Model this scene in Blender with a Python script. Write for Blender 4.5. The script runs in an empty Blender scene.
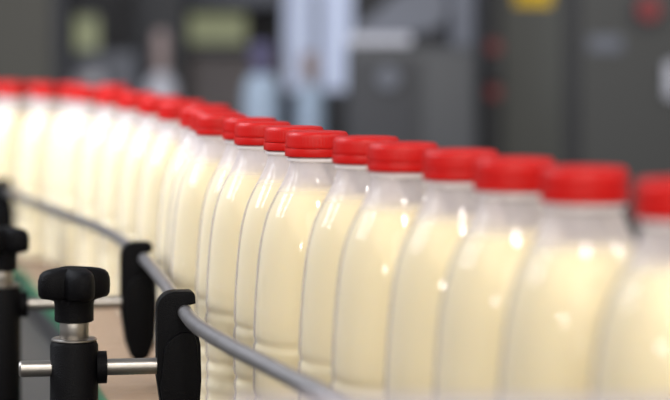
import bpy, bmesh, math, random
from mathutils import Vector, Matrix
random.seed(4)
PI = math.pi
C = bpy.context.scene.collection
MM = 0.001

# ------------------------------------------------------------------ materials
def nt(name):
    m = bpy.data.materials.new(name); m.use_nodes = True
    return m, m.node_tree.nodes, m.node_tree.links

def srgb(r, g, b):
    f = lambda c: (c/255/12.92) if c/255 <= .04045 else ((c/255+.055)/1.055)**2.4
    return (f(r), f(g), f(b), 1)

def plain(name, col, rough=.5, metal=0, noise=0, nscale=60, bump=0, bscale=300, sss=0, spec=.5, coat=0):
    m, n, l = nt(name); p = n['Principled BSDF']
    p.inputs['Base Color'].default_value = col
    p.inputs['Roughness'].default_value = rough
    p.inputs['Metallic'].default_value = metal
    p.inputs['Specular IOR Level'].default_value = spec
    p.inputs['Coat Weight'].default_value = coat
    tc = n.new('ShaderNodeTexCoord')
    if noise:
        t = n.new('ShaderNodeTexNoise'); t.inputs['Scale'].default_value = nscale; t.inputs['Detail'].default_value = 4
        l.new(tc.outputs['Object'], t.inputs['Vector'])
        r = n.new('ShaderNodeMapRange')
        r.inputs['To Min'].default_value = 1-noise; r.inputs['To Max'].default_value = 1+noise
        l.new(t.outputs['Fac'], r.inputs['Value'])
        mx = n.new('ShaderNodeVectorMath'); mx.operation = 'SCALE'
        mx.inputs[0].default_value = col[:3]
        l.new(r.outputs[0], mx.inputs['Scale']); l.new(mx.outputs[0], p.inputs['Base Color'])
    if bump:
        t = n.new('ShaderNodeTexNoise'); t.inputs['Scale'].default_value = bscale; t.inputs['Detail'].default_value = 3
        l.new(tc.outputs['Object'], t.inputs['Vector'])
        b = n.new('ShaderNodeBump'); b.inputs['Strength'].default_value = bump; b.inputs['Distance'].default_value = .0006
        l.new(t.outputs['Fac'], b.inputs['Height']); l.new(b.outputs[0], p.inputs['Normal'])
    if sss:
        p.inputs['Subsurface Weight'].default_value = sss
        p.inputs['Subsurface Radius'].default_value = (1, .9, .7)
        p.inputs['Subsurface Scale'].default_value = .008
    return m

def emit(name, col, s, noise=.15):
    m, n, l = nt(name); p = n['Principled BSDF']
    p.inputs['Base Color'].default_value = col
    p.inputs['Emission Color'].default_value = col
    p.inputs['Emission Strength'].default_value = s
    return m

def pet():
    m, n, l = nt('clear_bottle_plastic')
    n.remove(n['Principled BSDF']); out = n['Material Output']
    tr = n.new('ShaderNodeBsdfTransparent'); tr.inputs[0].default_value = (.965, .955, .96, 1)
    gl = n.new('ShaderNodeBsdfGlossy'); gl.inputs['Roughness'].default_value = .07
    fr = n.new('ShaderNodeFresnel'); fr.inputs['IOR'].default_value = 1.5
    m1 = n.new('ShaderNodeMixShader')
    fm = n.new('ShaderNodeMath'); fm.operation = 'MULTIPLY'; fm.inputs[1].default_value = .6; l.new(fr.outputs[0], fm.inputs[0]); l.new(fm.outputs[0], m1.inputs[0]); l.new(tr.outputs[0], m1.inputs[1]); l.new(gl.outputs[0], m1.inputs[2])
    df = n.new('ShaderNodeBsdfDiffuse'); df.inputs[0].default_value = (.76, .70, .73, 1)
    tl = n.new('ShaderNodeBsdfTranslucent'); tl.inputs[0].default_value = (.76, .70, .73, 1)
    m2 = n.new('ShaderNodeMixShader'); m2.inputs[0].default_value = .5
    l.new(df.outputs[0], m2.inputs[1]); l.new(tl.outputs[0], m2.inputs[2])
    # plastic looks denser where it is seen edge on
    lw = n.new('ShaderNodeLayerWeight'); lw.inputs[0].default_value = .25
    mr = n.new('ShaderNodeMapRange'); mr.inputs['To Min'].default_value = .10; mr.inputs['To Max'].default_value = .30
    l.new(lw.outputs['Facing'], mr.inputs['Value'])
    # film of milk left on the inside of shoulder and neck above the fill line
    g = n.new('ShaderNodeTexCoord'); sx = n.new('ShaderNodeSeparateXYZ'); l.new(g.outputs['Object'], sx.inputs[0])
    fz = n.new('ShaderNodeMapRange'); fz.inputs['From Min'].default_value = .170; fz.inputs['From Max'].default_value = .176
    fz.inputs['To Min'].default_value = 0; fz.inputs['To Max'].default_value = .24; fz.clamp = True
    l.new(sx.outputs['Z'], fz.inputs['Value'])
    nz = n.new('ShaderNodeTexNoise'); nz.inputs['Scale'].default_value = 90; l.new(g.outputs['Object'], nz.inputs['Vector'])
    mm = n.new('ShaderNodeMath'); mm.operation = 'MULTIPLY_ADD'; l.new(fz.outputs[0], mm.inputs[0]); l.new(nz.outputs['Fac'], mm.inputs[1])
    ad = n.new('ShaderNodeMath'); ad.operation = 'ADD'; l.new(mr.outputs[0], ad.inputs[0]); l.new(mm.outputs[0], ad.inputs[1])
    l.new(fz.outputs[0], mm.inputs[2])
    m3 = n.new('ShaderNodeMixShader'); l.new(ad.outputs[0], m3.inputs[0])
    l.new(m1.outputs[0], m3.inputs[1]); l.new(m2.outputs[0], m3.inputs[2])
    tc = n.new('ShaderNodeTexCoord'); t = n.new('ShaderNodeTexNoise'); t.inputs['Scale'].default_value = 70
    l.new(tc.outputs['Object'], t.inputs['Vector'])
    b = n.new('ShaderNodeBump'); b.inputs['Strength'].default_value = .12; b.inputs['Distance'].default_value = .0006
    l.new(t.outputs['Fac'], b.inputs['Height']); l.new(b.outputs[0], gl.inputs['Normal'])
    l.new(m3.outputs[0], out.inputs['Surface'])
    return m

M = dict(
    pet=pet(),
    milk=plain('cream_milk', (.89, .795, .53, 1), .6, sss=.5, spec=.1),
    red=plain('red_cap_plastic', (.44, .0035, .002, 1), .38, sss=0, bump=.08, bscale=500, spec=.25),
    ring=plain('translucent_neck_plastic', (.70, .63, .63, 1), .35),
    black=plain('black_moulded_plastic', (.0022, .002, .0026, 1), .45, bump=.8, bscale=1300, spec=.07),
    steel=plain('brushed_steel', (.30, .275, .25, 1), .36, 1, noise=.12, nscale=300, bump=.1, bscale=600),
    rail=plain('worn_rail_steel', (.42, .40, .40, 1), .38, 1, noise=.25, nscale=120, bump=.15, bscale=500),
    frame=plain('conveyor_frame_steel', (.035, .033, .032, 1), .6, .1, noise=.3, nscale=25),
    belt=plain('tan_chain_plastic', (.25, .165, .11, 1), .5, noise=.25, nscale=18),
    green=plain('green_wear_strip', (.012, .10, .045, 1), .6),
    floor=plain('factory_floor', (.16, .15, .14, 1), .5, noise=.2, nscale=3),
    wall=plain('dark_grey_wall', (.085, .083, .088, 1), .8, noise=.25, nscale=4),
    cab=plain('grey_cabinet_paint', srgb(64, 65, 62), .5, noise=.06, nscale=8),
    cab2=plain('darker_cabinet_paint', srgb(53, 53, 52), .5, noise=.06, nscale=8),
    brown=plain('brown_grey_paint', srgb(76, 74, 68), .6, noise=.08, nscale=8),
    bluegrey=plain('blue_grey_paint', srgb(98, 101, 112), .5, noise=.2, nscale=9),
    mauve=plain('mauve_grey_paint', srgb(108, 100, 100), .6, noise=.3, nscale=16),
    dark=plain('near_black_paint', srgb(38, 39, 46), .5),
    mach=plain('dark_machine_paint', srgb(48, 50, 56), .4, noise=.15, nscale=12),
    pale=plain('pale_grey_metal', srgb(190, 190, 200), .4, noise=.15, nscale=12),
    barsteel=plain('dull_bar_steel', srgb(168, 160, 166), .45, .3, noise=.1, nscale=60),
    paleblue=plain('pale_blue_plastic', srgb(178, 196, 218), .5),
    purple=plain('dark_purple_plastic', srgb(92, 88, 122), .5),
    beige=plain('beige_metal', srgb(160, 142, 140), .5),
    yellow=plain('yellow_sign', srgb(225, 185, 20), .6),
    redlamp=plain('red_button_plastic', srgb(125, 16, 24), .4),
    winb=emit('daylight_pane', (.50, .56, .74, 1), .66),
    winy=emit('greenish_yellow_pane', (.37, .39, .24, 1), .52),
    lamp=emit('lamp_glow', (1, .98, .94, 1), 6),
)

# ------------------------------------------------------------------ helpers
def link(name, bm, mat, parent=None, smooth=None, loc=None):
    bmesh.ops.recalc_face_normals(bm, faces=bm.faces[:])
    me = bpy.data.meshes.new(name); bm.to_mesh(me); bm.free()
    me.materials.append(mat)
    o = bpy.data.objects.new(name, me); C.objects.link(o)
    if parent: o.parent = parent
    if loc: o.location = loc
    if smooth is not None:
        for p in me.polygons: p.use_smooth = True
        me.set_sharp_from_angle(angle=math.radians(smooth))
    return o

def empty(name, loc=(0, 0, 0), rz=0):
    o = bpy.data.objects.new(name, None); C.objects.link(o)
    o.location = loc; o.rotation_euler = (0, 0, rz); o.empty_display_size = .02
    return o

def tag(o, label, cat, group=None):
    o['label'] = label; o['category'] = cat
    if group: o['group'] = group
    return o

def struct(o):
    o['kind'] = 'structure'; return o

def lathe(bm, prof, n=64, mod=None, cap0=True, cap1=True, off=(0, 0, 0)):
    rings = []
    for i, (r, z) in enumerate(prof):
        ring = []
        for k in range(n):
            a = 2*PI*k/n
            rr = r + (mod(i, a) if mod else 0)
            ring.append(bm.verts.new((off[0]+rr*math.cos(a), off[1]+rr*math.sin(a), off[2]+z)))
        rings.append(ring)
    for a, b in zip(rings, rings[1:]):
        for k in range(n):
            bm.faces.new((a[k], a[(k+1) % n], b[(k+1) % n], b[k]))
    if cap0: bm.faces.new(rings[0][::-1])
    if cap1: bm.faces.new(rings[-1])
    return bm

def box(bm, x0, x1, y0, y1, z0, z1, bev=0):
    r = bmesh.ops.create_cube(bm, size=1)
    vs = r['verts']
    for v in vs:
        v.co = Vector(((x0+x1)/2+v.co.x*(x1-x0), (y0+y1)/2+v.co.y*(y1-y0), (z0+z1)/2+v.co.z*(z1-z0)))
    if bev:
        es = list({e for v in vs for e in v.link_edges})
        bmesh.ops.bevel(bm, geom=es, offset=bev, segments=3, profile=.6, affect='EDGES')
    return bm

def catmull(ctl, n=12):
    P = [Vector(c) for c in ctl]
    P = [P[0]*2-P[1]] + P + [P[-1]*2-P[-2]]
    out = []
    for i in range(1, len(P)-2):
        a, b, c, d = P[i-1:i+3]
        for k in range(n):
            t = k/n
            out.append(.5*((2*b)+(-a+c)*t+(2*a-5*b+4*c-d)*t*t+(-a+3*b-3*c+d)*t**3))
    out.append(P[-2]); return out

def tube(bm, pts, r, n=20, chamfer=0):
    pts = [Vector(p) for p in pts]
    rs = [r]*len(pts)
    if chamfer:
        d0 = (pts[1]-pts[0]).normalized(); d1 = (pts[-1]-pts[-2]).normalized()
        pts = [pts[0], pts[0]+d0*chamfer] + pts[1:-1] + [pts[-1]-d1*chamfer, pts[-1]]
        rs = [r-chamfer] + [r]*(len(pts)-2) + [r-chamfer]
    rings = []
    for i, p in enumerate(pts):
        t = (pts[min(i+1, len(pts)-1)] - pts[max(i-1, 0)]).normalized()
        up = Vector((0, 0, 1)) if abs(t.z) < .9 else Vector((1, 0, 0))
        s = t.cross(up).normalized(); u = s.cross(t).normalized()
        rings.append([bm.verts.new(p + rs[i]*(math.cos(2*PI*k/n)*s + math.sin(2*PI*k/n)*u)) for k in range(n)])
    for a, b in zip(rings, rings[1:]):
        for k in range(n):
            bm.faces.new((a[k], a[(k+1) % n], b[(k+1) % n], b[k]))
    bm.faces.new(rings[0][::-1]); bm.faces.new(rings[-1])
    return bm

# camera stands at the origin of the floor plan; eye height above the floor
EYE = 1.161
BELT = .900            # top of the conveyor chain
CAPMID = 1.100         # middle of a screw cap

# ------------------------------------------------------------------ bottle
# (distance below cap middle, radius) in millimetres
BODY = [(2, 15.6), (8, 15.8), (12, 16.2), (17, 17.6), (21, 19.4), (26, 22.2), (31, 25.0), (36, 27.5), (41, 29.6),
        (47, 31.4), (54, 33.0), (62, 34.3), (72, 35.4), (84, 36.4), (98, 37.2), (108, 37.6), (112, 37.6), (113.6, 37.4), (115, 37.0),
        (116.5, 36.9), (117.5, 37.2), (118.5, 37.7), (122, 37.8), (124, 37.7), (134, 37.8), (143, 37.9), (146, 37.5), (147.5, 36.7),
        (149, 36.6), (150.5, 37.3), (153, 37.8), (156, 37.5), (158.5, 36.9), (161, 37.5), (164, 37.9), (167, 37.5), (169.5, 36.9),
        (172, 37.5), (175, 37.9), (178, 37.5), (180.5, 36.9), (183, 37.5), (187, 37.8), (192, 37.2), (196, 35.8), (199, 33.2), (200, 31)]
def bump_ring(i, a):
    return .35*MM*max(0, math.cos(32*a)) if BODY[i][0] == 122 else 0

def make_bottle():
    t = empty('milk_bottle')
    H = CAPMID-BELT
    bm = bmesh.new()
    prof = [(r*MM, H-d*MM) for d, r in BODY]
    lathe(bm, prof, 128, bump_ring)
    link('bottle_body', bm, M['pet'], t, 50)
    bm = bmesh.new()
    mp = [((r-1.5)*MM, H-d*MM) for d, r in BODY if 25 < d < 198]
    mp = [(mp[0][0]-.0009, mp[0][1]+.0008)] + mp + [(.029, .003)]
    lathe(bm, mp, 96)
    link('milk', bm, M['milk'], t, 50)
    bm = bmesh.new()                                      # support ring of the neck just under the cap
    lathe(bm, [(.0155, H-.0105), (.0172, H-.0102), (.0178, H-.0094), (.0178, H-.0084), (.0172, H-.0078), (.0155, H-.0076)], 64)
    link('neck_ring', bm, M['ring'], t, 40)
    def knurl(i, a):
        return -.00022*(math.cos(60*a) > .2) if 1 <= i <= 6 else 0
    bm = bmesh.new()                                      # cap with rounded shoulder and fine ribs
    lathe(bm, [(.0184, H-.0022), (.01858, H-.0020), (.0186, H-.0005), (.0186, H+.001), (.01855, H+.003), (.0185, H+.0045), (.0183, H+.0055), (.0177, H+.0066),
               (.0167, H+.0072), (.0150, H+.0074), (.0130, H+.0073), (.0120, H+.0070), (.004, H+.0070)], 240, knurl)
    cap = link('screw_cap', bm, M['red'], t, 60)
    bm = bmesh.new()
    lathe(bm, [(.0170, H-.0072), (.0188, H-.0072), (.0190, H-.0068), (.0190, H-.0032), (.01885, H-.0026), (.0183, H-.0024), (.0165, H-.0024)], 96)
    link('tamper_band', bm, M['red'], cap, 40)
    return t

ROW = [(134.5, 860.0), (105.9, 945.5), (82.1, 1018.7), (61.8, 1093.0), (35.6, 1165.4), (17.3, 1240.2), (-10.6, 1312.0),
       (-25.5, 1387.5), (-47.2, 1461.4), (-58.7, 1537.6), (-81.7, 1611.0), (-90.9, 1688.6), (-104, 1764.8), (-105, 1842),
       (-133, 1914), (-134.5, 1991), (-163, 2063), (-165, 2140), (-197, 2210.5), (-201, 2287.5), (-234, 2357.5), (-240, 2434.5),
       (-275, 2503.5), (-298, 2577), (-340, 2642), (-390, 2702), (-440, 2762),
       (-267, 2676), (-325, 2755), (-374, 2817), (-422, 2879)]
ORD = ['', 'second', 'third', 'fourth', 'fifth', 'sixth', 'seventh', 'eighth', 'ninth', 'tenth', 'eleventh', 'twelfth', 'thirteenth',
       'fourteenth', 'fifteenth', 'sixteenth', 'seventeenth', 'eighteenth', 'nineteenth', 'twentieth', 'twenty-first', 'twenty-second',
       'twenty-third', 'twenty-fourth', 'twenty-fifth', 'twenty-sixth', 'twenty-seventh', 'twenty-eighth', 'twenty-ninth', 'thirtieth']
LEFT = sorted(range(11, len(ROW)), key=lambda i: ROW[i][0]/ROW[i][1])
first = make_bottle()
def copy_tree(o, parent=None):
    c = o.copy(); C.objects.link(c); c.parent = parent
    for ch in list(o.children): copy_tree(ch, c)
    return c
for i, (x, y) in enumerate(ROW):
    b = first if i == 0 else copy_tree(first)
    b.location = (x*MM, y*MM, BELT); b.rotation_euler = (0, 0, random.uniform(0, 6.28))
    if i == 0: lab = 'nearest milk bottle, cut off by the right edge, red cap blurred'
    elif i == LEFT[0]: lab = 'farthest milk bottle, cut off by the left edge in the far bend'
    elif i == 6: lab = 'sharp milk bottle with red cap, seventh from the right edge of the row'
    elif i < 6: lab = 'large %s milk bottle with red cap, %s from the right edge of the row' % ('blurred' if i < 4 else 'nearly sharp', ORD[i])
    elif i < 11: lab = 'milk bottle behind the bent steel rail, red cap, %s counted from the right' % ORD[i]
    else:
        j = LEFT.index(i)
        lab = 'milk bottle in the far bend, its red cap %s from the left edge' % ORD[j]
    tag(b, lab, 'bottle', 'red-capped milk bottles in a row on the conveyor')

# ------------------------------------------------------------------ conveyor
ctl = [(250, 560), (195, 730)] + [ROW[k] for k in (0, 3, 6, 9)] + [((ROW[k][0]+ROW[k+1][0])/2, (ROW[k][1]+ROW[k+1][1])/2) for k in range(11, 22, 4)] + [(-290, 2610), (-378, 2730), (-455, 2820), (-560, 2940), (-690, 3080)]
cen = catmull([(x*MM, y*MM, 0) for x, y in ctl], 14)
def ribbon(bm, o0, o1, z0, z1):
    rings = []
    for i, p in enumerate(cen):
        t = (cen[min(i+1, len(cen)-1)]-cen[max(i-1, 0)]).normalized()
        nrm = Vector((-t.y, t.x, 0))                         # to the left, towards the clamp posts
        a, b = p+nrm*o0, p+nrm*o1
        rings.append([bm.verts.new((q.x, q.y, z)) for q, z in ((a, z0), (b, z0), (b, z1), (a, z1))])
    for a, b in zip(rings, rings[1:]):
        for k in range(4): bm.faces.new((a[k], a[(k+1) % 4], b[(k+1) % 4], b[k]))
    bm.faces.new(rings[0]); bm.faces.new(rings[-1][::-1])
    return bm
conv = tag(empty('conveyor', (0, 1.5, 0)), 'curving conveyor with tan chain and green strips carrying the milk bottles', 'conveyor')
def crib(name, o0, o1, z0, z1, mat):
    bm = ribbon(bmesh.new(), o0, o1, z0, z1)
    bmesh.ops.translate(bm, verts=bm.verts[:], vec=(0, -1.5, 0))
    return link(name, bm, mat, conv)
# slatted chain: plates with narrow gaps
bm = bmesh.new(); L = 0; nxt = 0; seg = []
for a, b in zip(cen, cen[1:]):
    seg.append((L, a, b)); L += (b-a).length
def at_len(s):
    for L0, a, b in seg:
        d = (b-a).length
        if s <= L0+d: return a.lerp(b, (s-L0)/d), (b-a).normalized()
    return seg[-1][2], (seg[-1][2]-seg[-1][1]).normalized()
s = 0
while s < L-.04:
    ring = []
    for ss in (s, s+.0355):
        p, t = at_len(ss); nn = Vector((-t.y, t.x, 0))
        for o, z in ((-.075, BELT-.005), (.088, BELT-.005), (.088, BELT), (-.075, BELT)):
            q = p+nn*o; ring.append(bm.verts.new((q.x, q.y-1.5, z)))
    a, b = ring[:4], ring[4:]
    for k in range(4): bm.faces.new((a[k], a[(k+1) % 4], b[(k+1) % 4], b[k]))
    bm.faces.new(a); bm.faces.new(b[::-1])
    s += .038
link('slat_chain', bm, M['belt'], conv)
crib('chain_bed', -.075, .088, .86, .8945, M['frame'])
crib('wear_strip', .0885, .0935, .890, BELT+.001, M['green'])
crib('wear_strip', -.084, -.0755, .86, BELT+.002, M['green'])
crib('side_frame', .0975, .235, .74, .872, M['frame'])
crib('side_frame', -.13, -.0845, .74, .872, M['frame'])
for s in (.35, 1.5, 2.6):
    p, t = at_len(s); bm = bmesh.new()
    box(bm, p.x-.03, p.x+.03, p.y-1.53, p.y-1.47, 0, .8)
    link('leg', bm, M['frame'], conv)

# ------------------------------------------------------------------ guide rail
RZ = EYE-.165
def atp(px, h, Z): return Vector(((px-335)/2228*Z, Z, EYE-h))
def at_y(px, py, h): Z = h*2228/(py-40); return Vector(((px-335)/2228*Z, Z, EYE-h))
rp = [at_y(-30, 175, .165), at_y(5, 190, .165), at_y(45, 207, .165), at_y(90, 224, .165), at_y(118, 238, .165), at_y(143, 258, .165), at_y(165, 284, .165),
      at_y(184, 311, .165), at_y(199, 327, .165), at_y(230, 346, .165), at_y(260, 361.5, .165), at_y(290, 377, .165), at_y(340, 402, .165), at_y(400, 432, .165)]
bm = bmesh.new(); tube(bm, catmull(rp, 10), .0046, 24)
gr = link('guide_rail', bm, M['rail'], None, 60)
tag(gr, 'bent round steel guide rail running along the front of the bottles', 'rail')

# ------------------------------------------------------------------ rail clamps
def prism(bm, poly, t0, t1, origin, U, T, bev=.0012):
    K = 1.05
    a = [bm.verts.new(origin+U*(u*K*MM)+Vector((0, 0, v*MM))+T*t0) for u, v in poly]
    b = [bm.verts.new(origin+U*(u*K*MM)+Vector((0, 0, v*MM))+T*t1) for u, v in poly]
    n = len(poly)
    f0 = bm.faces.new(a[::-1]); f1 = bm.faces.new(b)
    for k in range(n): bm.faces.new((a[k], a[(k+1) % n], b[(k+1) % n], b[k]))
    if bev:
        es = list({e for f in (f0, f1) for e in f.edges})
        bmesh.ops.bevel(bm, geom=es, offset=bev, segments=2, profile=.6, affect='EDGES')
def arc(cx, cy, r, a0, a1, n=8):
    return [(cx+r*math.cos(math.radians(a0+(a1-a0)*k/n)), cy+r*math.sin(math.radians(a0+(a1-a0)*k/n))) for k in range(n+1)]
# profile of the clip: u towards the bottles, v up, rail centre at (0, 0); the rail lies in a round notch
CLIP = arc(-6, 2.5, 10, 180, 90, 8) + arc(3, 9.5, 3, 90, 0, 4) + [(6.3, 5.2), (3.2, 4.4)] + arc(0, 0, 5.0, 60, 300, 14) + [(5, -6.5), (7.5, -12), (9, -20), (9.5, -42), (8.5, -60), (4, -74), (-4, -79), (-9, -74), (-13, -62), (-16, -40)]
CLIP2 = [(-8, -79+5)] + [(-12, -62), (-14.5, -45)] + arc(1, -25, 13.5, 180, 95, 8) + [(5, -12.5), (7, -20), (7.5, -42), (6.5, -60), (2.5, -72)]

def make_clamp(clip, T, knob_dist, back, knob_h, label, lobes0=-36):
    """clip: point on the rail; T: rail direction (towards the camera); the rod runs across it to a post"""
    T = Vector((T.x, T.y, 0)).normalized()
    U = Vector((-T.y, T.x, 0)).normalized()
    if U.x < 0: U = -U
    base = clip - U*knob_dist + T*back
    base.z = .8725
    t = empty('rail_clamp', base)
    def lk(name, bm, mat, sm=35, par=t):
        bmesh.ops.translate(bm, verts=bm.verts[:], vec=-base)
        return link(name, bm, mat, par, sm)
    bm = bmesh.new(); prism(bm, CLIP, -.008, .007, clip, U, T)
    lk('clip', bm, M['black'])
    bm = bmesh.new(); prism(bm, CLIP2, .0071, .0125, clip, U, T, .0012)
    lk('clip_face', bm, M['black'])
    # rod
    rz = EYE-.198
    A = Vector((clip.x, clip.y, rz)) - U*.010; P = Vector((base.x, base.y, rz))
    d = (P-A).normalized()
    bm = bmesh.new(); tube(bm, [A, A+d*.02, P+d*.031, P+d*.033], .0050, 24, .0012)
    lk('rod', bm, M['steel'])
    # post
    top = knob_h
    bm = bmesh.new()
    lathe(bm, [(.019, 0), (.019, .0145), (.0145, .018), (.0145, EYE-top-.0355-.8725-.001), (.0135, EYE-top-.0345-.8725)], 48, off=base)
    lk('post', bm, M['black'])
    bm = bmesh.new(); lathe(bm, [(.0065, 0), (.0130, 0), (.0137, .0006), (.0137, .0014), (.0128, .002), (.0065, .002)], 48, off=(base.x, base.y, EYE-top-.0343))
    lk('washer', bm, M['steel'])
    bm = bmesh.new(); a0 = P-d*.0135; tube(bm, [a0, a0-d*.0012, a0-d*.0048, a0-d*.006], .0098, 32)
    lk('rod_collar', bm, M['black'])
    bm = bmesh.new(); lathe(bm, [(.0085, -.033), (.0088, -.0325), (.0088, -.022), (.0086, -.0215)], 40, off=(base.x, base.y, EYE-top))
    lk('stud', bm, M['steel'])
    # star knob with four lobes
    bm = bmesh.new()
    def lobe(i, a):
        w = KN[i][2]
        c = .5+.5*math.cos(4*(a-math.radians(lobes0)))
        return w*(c**.7-1)*.0095
    KN = [(.0108, -.0225, 0), (.0118, -.0218, 0), (.0118, -.012, 0), (.0124, -.0095, 0), (.017, -.0085, .7), (.0208, -.0078, 1), (.0222, -.006, 1), (.0226, -.001, 1), (.0224, .003, 1),
          (.0214, .0062, 1), (.0196, .0080, .95), (.0165, .0092, .8), (.012, .0099, .4), (.009, .0101, .1), (.0075, .0098, 0), (.003, .0097, 0)]
    lathe(bm, [(r, z) for r, z, w in KN], 150, lobe, off=(base.x, base.y, EYE-top))
    lk('star_knob', bm, M['black'], 45)
    tag(t, label, 'clamp', 'black star-knob clamps holding the guide rail')
    return t
def dirat(i): return rp[i+1]-rp[i-1]
c1 = rp[7].copy(); c2 = rp[5].copy(); c3 = rp[1].copy()
make_clamp(c1, rp[7]-rp[5], .0665, .0, .1475, 'sharp black star-knob clamp nearest the camera holding the rail bend', -65)
make_clamp(c2, rp[6]-rp[4], .106, .0, .150, 'black star-knob clamp at the left edge, second from the camera', -20)
make_clamp(c3, rp[2]-rp[0], .090, .0, .150, 'farthest black clamp, its blurred clip standing at the far left', 0)

# ------------------------------------------------------------------ blurred bar close to the lens
bar = tag(empty('guard_bar', (.25, .70, 0)), 'blurred light steel bar along the bottom edge, closest to the camera', 'bar')
bm = bmesh.new(); box(bm, -.283, .25, -.006, .006, 1.016, 1.0478, .002); link('bar', bm, M['barsteel'], bar, 30)
bm = bmesh.new(); box(bm, .2, .23, .007, .037, 0, 1.045, .002); link('post', bm, M['steel'], bar, 30)

# ------------------------------------------------------------------ room and background
def X(px, Z): return (px-335)/2228*Z
def Zh(py, Z): return EYE-(py-40)/2228*Z
bm = bmesh.new(); box(bm, -4, 4, -3, 6.3, -.1, 0); struct(link('floor', bm, M['floor']))
bm = bmesh.new()
WY = 6.2
def wbox(px0, px1, z0, z1): box(bm, px0, px1, WY, WY+.1, z0, z1)
wins = [('window_1', X(283, WY), X(352, WY), 1.02, 2.0, 'winb'), ('window_2', X(188, WY), X(246, WY), Zh(43, WY), Zh(14, WY), 'winy'), ('window_3', X(72, WY), X(99, WY), Zh(50, WY), Zh(16, WY), 'winy')]
# back wall with openings, built as strips
xs = [-4]
for w in sorted(wins, key=lambda w: w[1]): xs += [w[1], w[2]]
xs += [4]
ws = sorted(wins, key=lambda w: w[1])
for k in range(len(xs)-1):
    if k % 2 == 0: wbox(xs[k], xs[k+1], 0, 3.2)
    else:
        w = ws[k//2]; wbox(xs[k], xs[k+1], 0, w[3]); wbox(xs[k], xs[k+1], w[4], 3.2)
struct(link('wall_back', bm, M['wall']))
for nm, x0, x1, z0, z1, mt in wins:
    bm = bmesh.new(); box(bm, x0, x1, WY+.05, WY+.06, z0, z1); p = struct(link(nm, bm, M[mt]))
    bm = bmesh.new(); f = .006
    box(bm, x0-f, x0, WY-.01, WY+.05, z0-f, z1+f); box(bm, x1, x1+f, WY-.01, WY+.05, z0-f, z1+f)
    box(bm, x0, x1, WY-.01, WY+.05, z0-f, z0); box(bm, x0, x1, WY-.01, WY+.05, z1, z1+f)
    if nm == 'window_1': box(bm, X(314, WY), X(321, WY), WY-.01, WY+.045, z0, z1)
    link('window_frame', bm, M['bluegrey'], p)

def thing(name, label, cat, loc, group=None): return tag(empty(name, loc), label, cat, group)
def pbox(name, t, px0, px1, y0, y1, z0, z1, mat, Zref, bev=.004, par=None):
    bm = bmesh.new(); box(bm, X(px0, Zref), X(px1, Zref), y0, y1, z0, z1, bev)
    root = t if t.parent is None else t.parent
    bmesh.ops.translate(bm, verts=bm.verts[:], vec=-root.location)
    return link(name, bm, M[mat], par or t, 30)

def disc(name, t, px, py, Z, r, d, mat, par=None):
    bm = bmesh.new(); tube(bm, [(X(px, Z), Z, Zh(py, Z)), (X(px, Z), Z-d*.8, Zh(py, Z)), (X(px, Z), Z-d, Zh(py, Z))], r, 32)
    bmesh.ops.translate(bm, verts=bm.verts[:], vec=-t.location)
    return link(name, bm, M[mat], par or t, 30)

# control cabinet on the right
Z = 4.6
cab = thing('control_cabinet', 'tall dark grey control cabinet with two doors behind the bottles at right', 'cabinet', (X(580, Z), Z+.2, 0))
pbox('cabinet_body', cab, 483, 800, Z+.02, Z+.5, 0, 2.1, 'dark', Z)
d1 = pbox('door', cab, 501, 563, Z-.005, Z+.0195, .06, 2.05, 'cab', Z)
d2 = pbox('door', cab, 579, 790, Z-.005, Z+.0195, .06, 2.05, 'cab2', Z)
pbox('door_handle', cab, 664, 676, Z-.03, Z-.0055, Zh(98, Z), Zh(62, Z), 'pale', Z, par=d2)
pbox('name_plate', cab, 588, 622, Z-.009, Z-.0055, Zh(52, Z), Zh(36, Z), 'bluegrey', Z, .0008, par=d2)
pbox('warning_sign', cab, 514, 551, Z-.009, Z-.0055, Zh(6, Z), Zh(-30, Z), 'yellow', Z, .0008, par=d1)
disc('button_collar', cab, 646, 12, Z-.0055, .034, .012, 'dark', d2)
disc('stop_button', cab, 648, 9, Z-.018, .024, .02, 'redlamp', d2)
disc('red_lamp', cab, 493, 47, Z+.0195, .015, .03, 'redlamp')
disc('red_lamp', cab, 493, 92, Z+.0195, .015, .03, 'redlamp')
pbox('lamp_housing', cab, 486, 500, Z-.012, Z+.0195, Zh(82, Z), Zh(57, Z), 'dark', Z)

# dark machine in the middle
Z = 4.3
mac = thing('filling_machine', 'dark filling machine with pale sloping hood and round gauge, behind the caps', 'machine', (X(415, Z), Z+.2, 0))
pbox('machine_body', mac, 347, 478, Z, Z+.4, 0, Zh(46, Z), 'mach', Z, .008)
pbox('side_panel', mac, 422, 474, Z-.012, Z-.0005, .3, Zh(56, Z), 'mach', Z)
pbox('inspection_panel', mac, 352, 416, Z-.012, Z-.0005, .3, Zh(58, Z), 'dark', Z)
disc('gauge', mac, 388, 78, Z-.0125, .022, .02, 'bluegrey')
bm = bmesh.new()
pr = [(350, 42), (352, 28), (372, 20), (384, 6), (400, -8), (444, -14), (452, 10), (440, 30), (400, 36)]
a = [bm.verts.new((X(px, Z), Z+.05, Zh(py, Z))) for px, py in pr]; b = [bm.verts.new((X(px, Z), Z+.30, Zh(py, Z))) for px, py in pr]
bm.faces.new(a); bm.faces.new(b[::-1])
for k in range(len(pr)): bm.faces.new((a[k], a[(k+1) % len(pr)], b[(k+1) % len(pr)], b[k]))
bmesh.ops.bevel(bm, geom=bm.edges[:], offset=.006, segments=2, affect='EDGES')
bmesh.ops.translate(bm, verts=bm.verts[:], vec=-mac.location)
link('hood', bm, M['bluegrey'], mac, 30)
pbox('hood_bar', mac, 347, 412, Z+.02, Z+.045, Zh(45, Z), Zh(35, Z), 'pale', Z)
pbox('hood_post', mac, 452, 476, Z+.05, Z+.3, Zh(46, Z), 1.7, 'bluegrey', Z)

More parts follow.
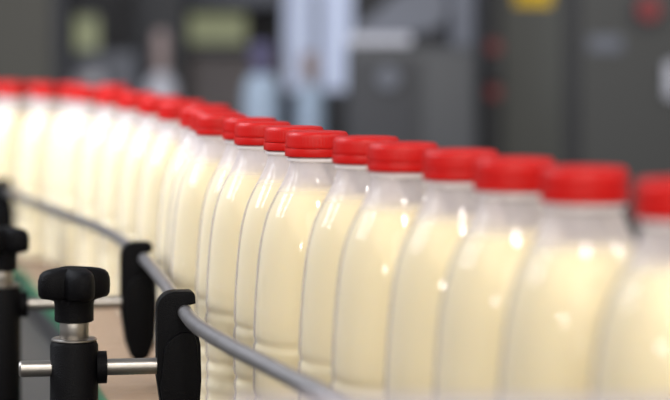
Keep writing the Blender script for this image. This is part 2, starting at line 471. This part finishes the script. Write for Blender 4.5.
# pale canisters in front of the window
def canister(px, Z, w, ytop, label, body, top):
    t = thing('canister', label, 'canister', (X(px, Z), Z, 0), 'pale canisters before the bright window')
    r = w/2/2228*Z; zt = Zh(ytop, Z)
    bm = bmesh.new(); lathe(bm, [(r*.96, .56), (r, .57), (r, zt-.05), (r*.93, zt-.025), (r*.7, zt-.005), (r*.5, zt)], 40); link('canister_body', bm, M[body], t, 40)
    bm = bmesh.new(); lathe(bm, [(r*.5, zt), (r*.5, zt+.02), (r*.66, zt+.024), (r*.66, zt+.06), (r*.5, zt+.07)], 40); link('lid', bm, M[top], t, 40)
    return t
canister(262, 4.9, 38, 74, 'pale blue canister with purple lid, left one before the bright window', 'paleblue', 'purple')
canister(311, 4.9, 30, 84, 'narrower pale blue canister with beige lid before the bright window', 'paleblue', 'beige')
tb = thing('bench', 'low grey bench under the pale canisters', 'bench', (X(290, 4.9), 4.9, 0))
pbox('bench_top', tb, 225, 340, 4.75, 5.1, .52, .559, 'mach', 4.9)
for px in (228, 334): pbox('leg', tb, px, px+4, 4.9, 4.94, 0, .5195, 'mach', 4.9)

# left side
Z = 5.0
lc = thing('grey_cabinet', 'brown-grey cabinet side at the far left background with dark edge', 'cabinet', (X(10, Z), Z+.2, 0))
pbox('cabinet_body', lc, -80, 52, Z, Z+.17, 0, 2.2, 'brown', Z)
pbox('corner_post', lc, 52.5, 66, Z-.01, Z+.17, 0, 2.2, 'dark', Z)
mp = thing('machine_panel', 'blue-grey machine cover beside the brown-grey cabinet', 'machine', (X(100, 5.3), 5.4, 0))
pbox('cover', mp, 69, 136, 5.3, 5.6, 0, Zh(52, 5.3), 'bluegrey', 5.3)
pbox('tray', mp, 74, 102, 5.22, 5.299, Zh(88, 5.2), Zh(72, 5.2), 'pale', 5.2)
dp = thing('steel_column', 'broad near-black column behind the pale filling head', 'column', (X(157, 5.5), 5.6, 0))
pbox('column_body', dp, 134, 184, 5.5, 5.7, 0, 3, 'dark', 5.5)
pbox('foot_plate', dp, 130, 188, 5.45, 5.499, 0, .3, 'dark', 5.5)
fh = thing('valve_stand', 'slim beige filling head widening to a white cone, before black column', 'nozzle', (X(161, 5.1), 5.1, 0))
bm = bmesh.new(); lathe(bm, [(.012, Zh(30, 5.1)), (.017, Zh(34, 5.1)), (.019, Zh(50, 5.1)), (.017, Zh(72, 5.1))], 32); link('valve_stem', bm, M['beige'], fh, 40)
bm = bmesh.new(); lathe(bm, [(.018, Zh(72.5, 5.1)), (.028, Zh(78, 5.1)), (.038, Zh(86, 5.1)), (.045, Zh(110, 5.1)), (.045, 0)], 32); link('cone', bm, M['pale'], fh, 40)
mb = thing('conveyor_cover', 'mauve-grey machine cover below the yellow-green window', 'machine', (X(218, 5.6), 5.7, 0))
pbox('cover', mb, 186, 283, 5.6, 5.9, 0, Zh(48, 5.6), 'mauve', 5.6)
pbox('ledge', mb, 184, 285, 5.55, 5.599, Zh(52, 5.6), Zh(46, 5.6), 'mach', 5.6)
du = thing('duct', 'blue-grey duct running across above the yellow-green window', 'duct', (X(215, 5.9), 6.0, 1.2))
bm = bmesh.new(); box(bm, X(150, 5.9), X(284, 5.9), 5.85, 6.1, Zh(7, 5.9), Zh(-25, 5.9), .01); bmesh.ops.translate(bm, verts=bm.verts[:], vec=-du.location)
link('duct_body', bm, M['bluegrey'], du, 30)
for px in (152, 278):
    bm = bmesh.new(); box(bm, X(px, 5.9), X(px+4, 5.9), 6.0, 6.195, 0, 1.5); bmesh.ops.translate(bm, verts=bm.verts[:], vec=-du.location); link('duct_support', bm, M['dark'], du)

# ------------------------------------------------------------------ light
def area(name, loc, target, sx, sy, power, col):
    l = bpy.data.lights.new(name, 'AREA'); l.shape = 'RECTANGLE'; l.size = sx; l.size_y = sy; l.energy = power; l.color = col
    o = bpy.data.objects.new(name, l); C.objects.link(o); o.location = loc
    o.rotation_euler = (Vector(target)-Vector(loc)).to_track_quat('-Z', 'Y').to_euler()
    return o
wl = area('window_light', (-1.25, 2.0, 2.1), (-.25, 2.5, 1.05), .5, 1.3, 27, (.84, .90, 1)); wl.data.spread = 2.2
area('window_light', (-1.9, 1.3, 2.5), (0, 1.3, 1.05), .2, 1.3, 20, (.95, .97, 1))
area('lamp_and_fill_light', (.1, -.55, 3.1), (.1, 1.2, 1), .2, .2, 26, (1, .97, .92))
area('lamp_and_fill_light', (2.3, .7, 2.8), (.1, 1.2, 1), .2, .2, 22, (1, .97, .92))
area('lamp_and_fill_light', (-1.6, -1.3, 1.75), (0, 1.3, 1.05), .16, .16, 11, (1, .96, .9))  # low lamp behind the camera on the left, well under ceiling height
area('lamp_and_fill_light', (.4, -1.6, 2.2), (0, 1.3, 1.05), 3.4, 2.6, 84, (1, .965, .88))  # broad warm fill, added behind the camera to brighten the near bottles
area('lamp_and_fill_light', (0, 4.2, 3.1), (0, 5.2, 1.1), 2.5, .8, 7, (.95, .97, 1))  # unseen light added overhead to brighten the background machines

w = bpy.data.worlds.new('world'); bpy.context.scene.world = w; w.use_nodes = True
w.node_tree.nodes['Background'].inputs[0].default_value = (.93, .95, 1, 1)
w.node_tree.nodes['Background'].inputs[1].default_value = .45

# ------------------------------------------------------------------ camera
cd = bpy.data.cameras.new('camera'); cam = bpy.data.objects.new('camera', cd); C.objects.link(cam)
cam.location = (0, 0, EYE); cam.rotation_euler = (PI/2, 0, 0)
cd.sensor_width = 36; cd.lens = 36*2228/670; cd.shift_y = -160/670
cd.clip_start = .05
cd.dof.use_dof = True; cd.dof.focus_distance = 1.36; cd.dof.aperture_fstop = 119.7/22
sc = bpy.context.scene; sc.camera = cam
sc.view_settings.view_transform = 'Standard'; sc.view_settings.look = 'None'
sc.view_settings.exposure = 0; sc.view_settings.gamma = 1; sc.view_settings.use_curve_mapping = False
sc.cycles.transparent_max_bounces = 48
sc.cycles.max_bounces = 10
sc.cycles.use_denoising = True
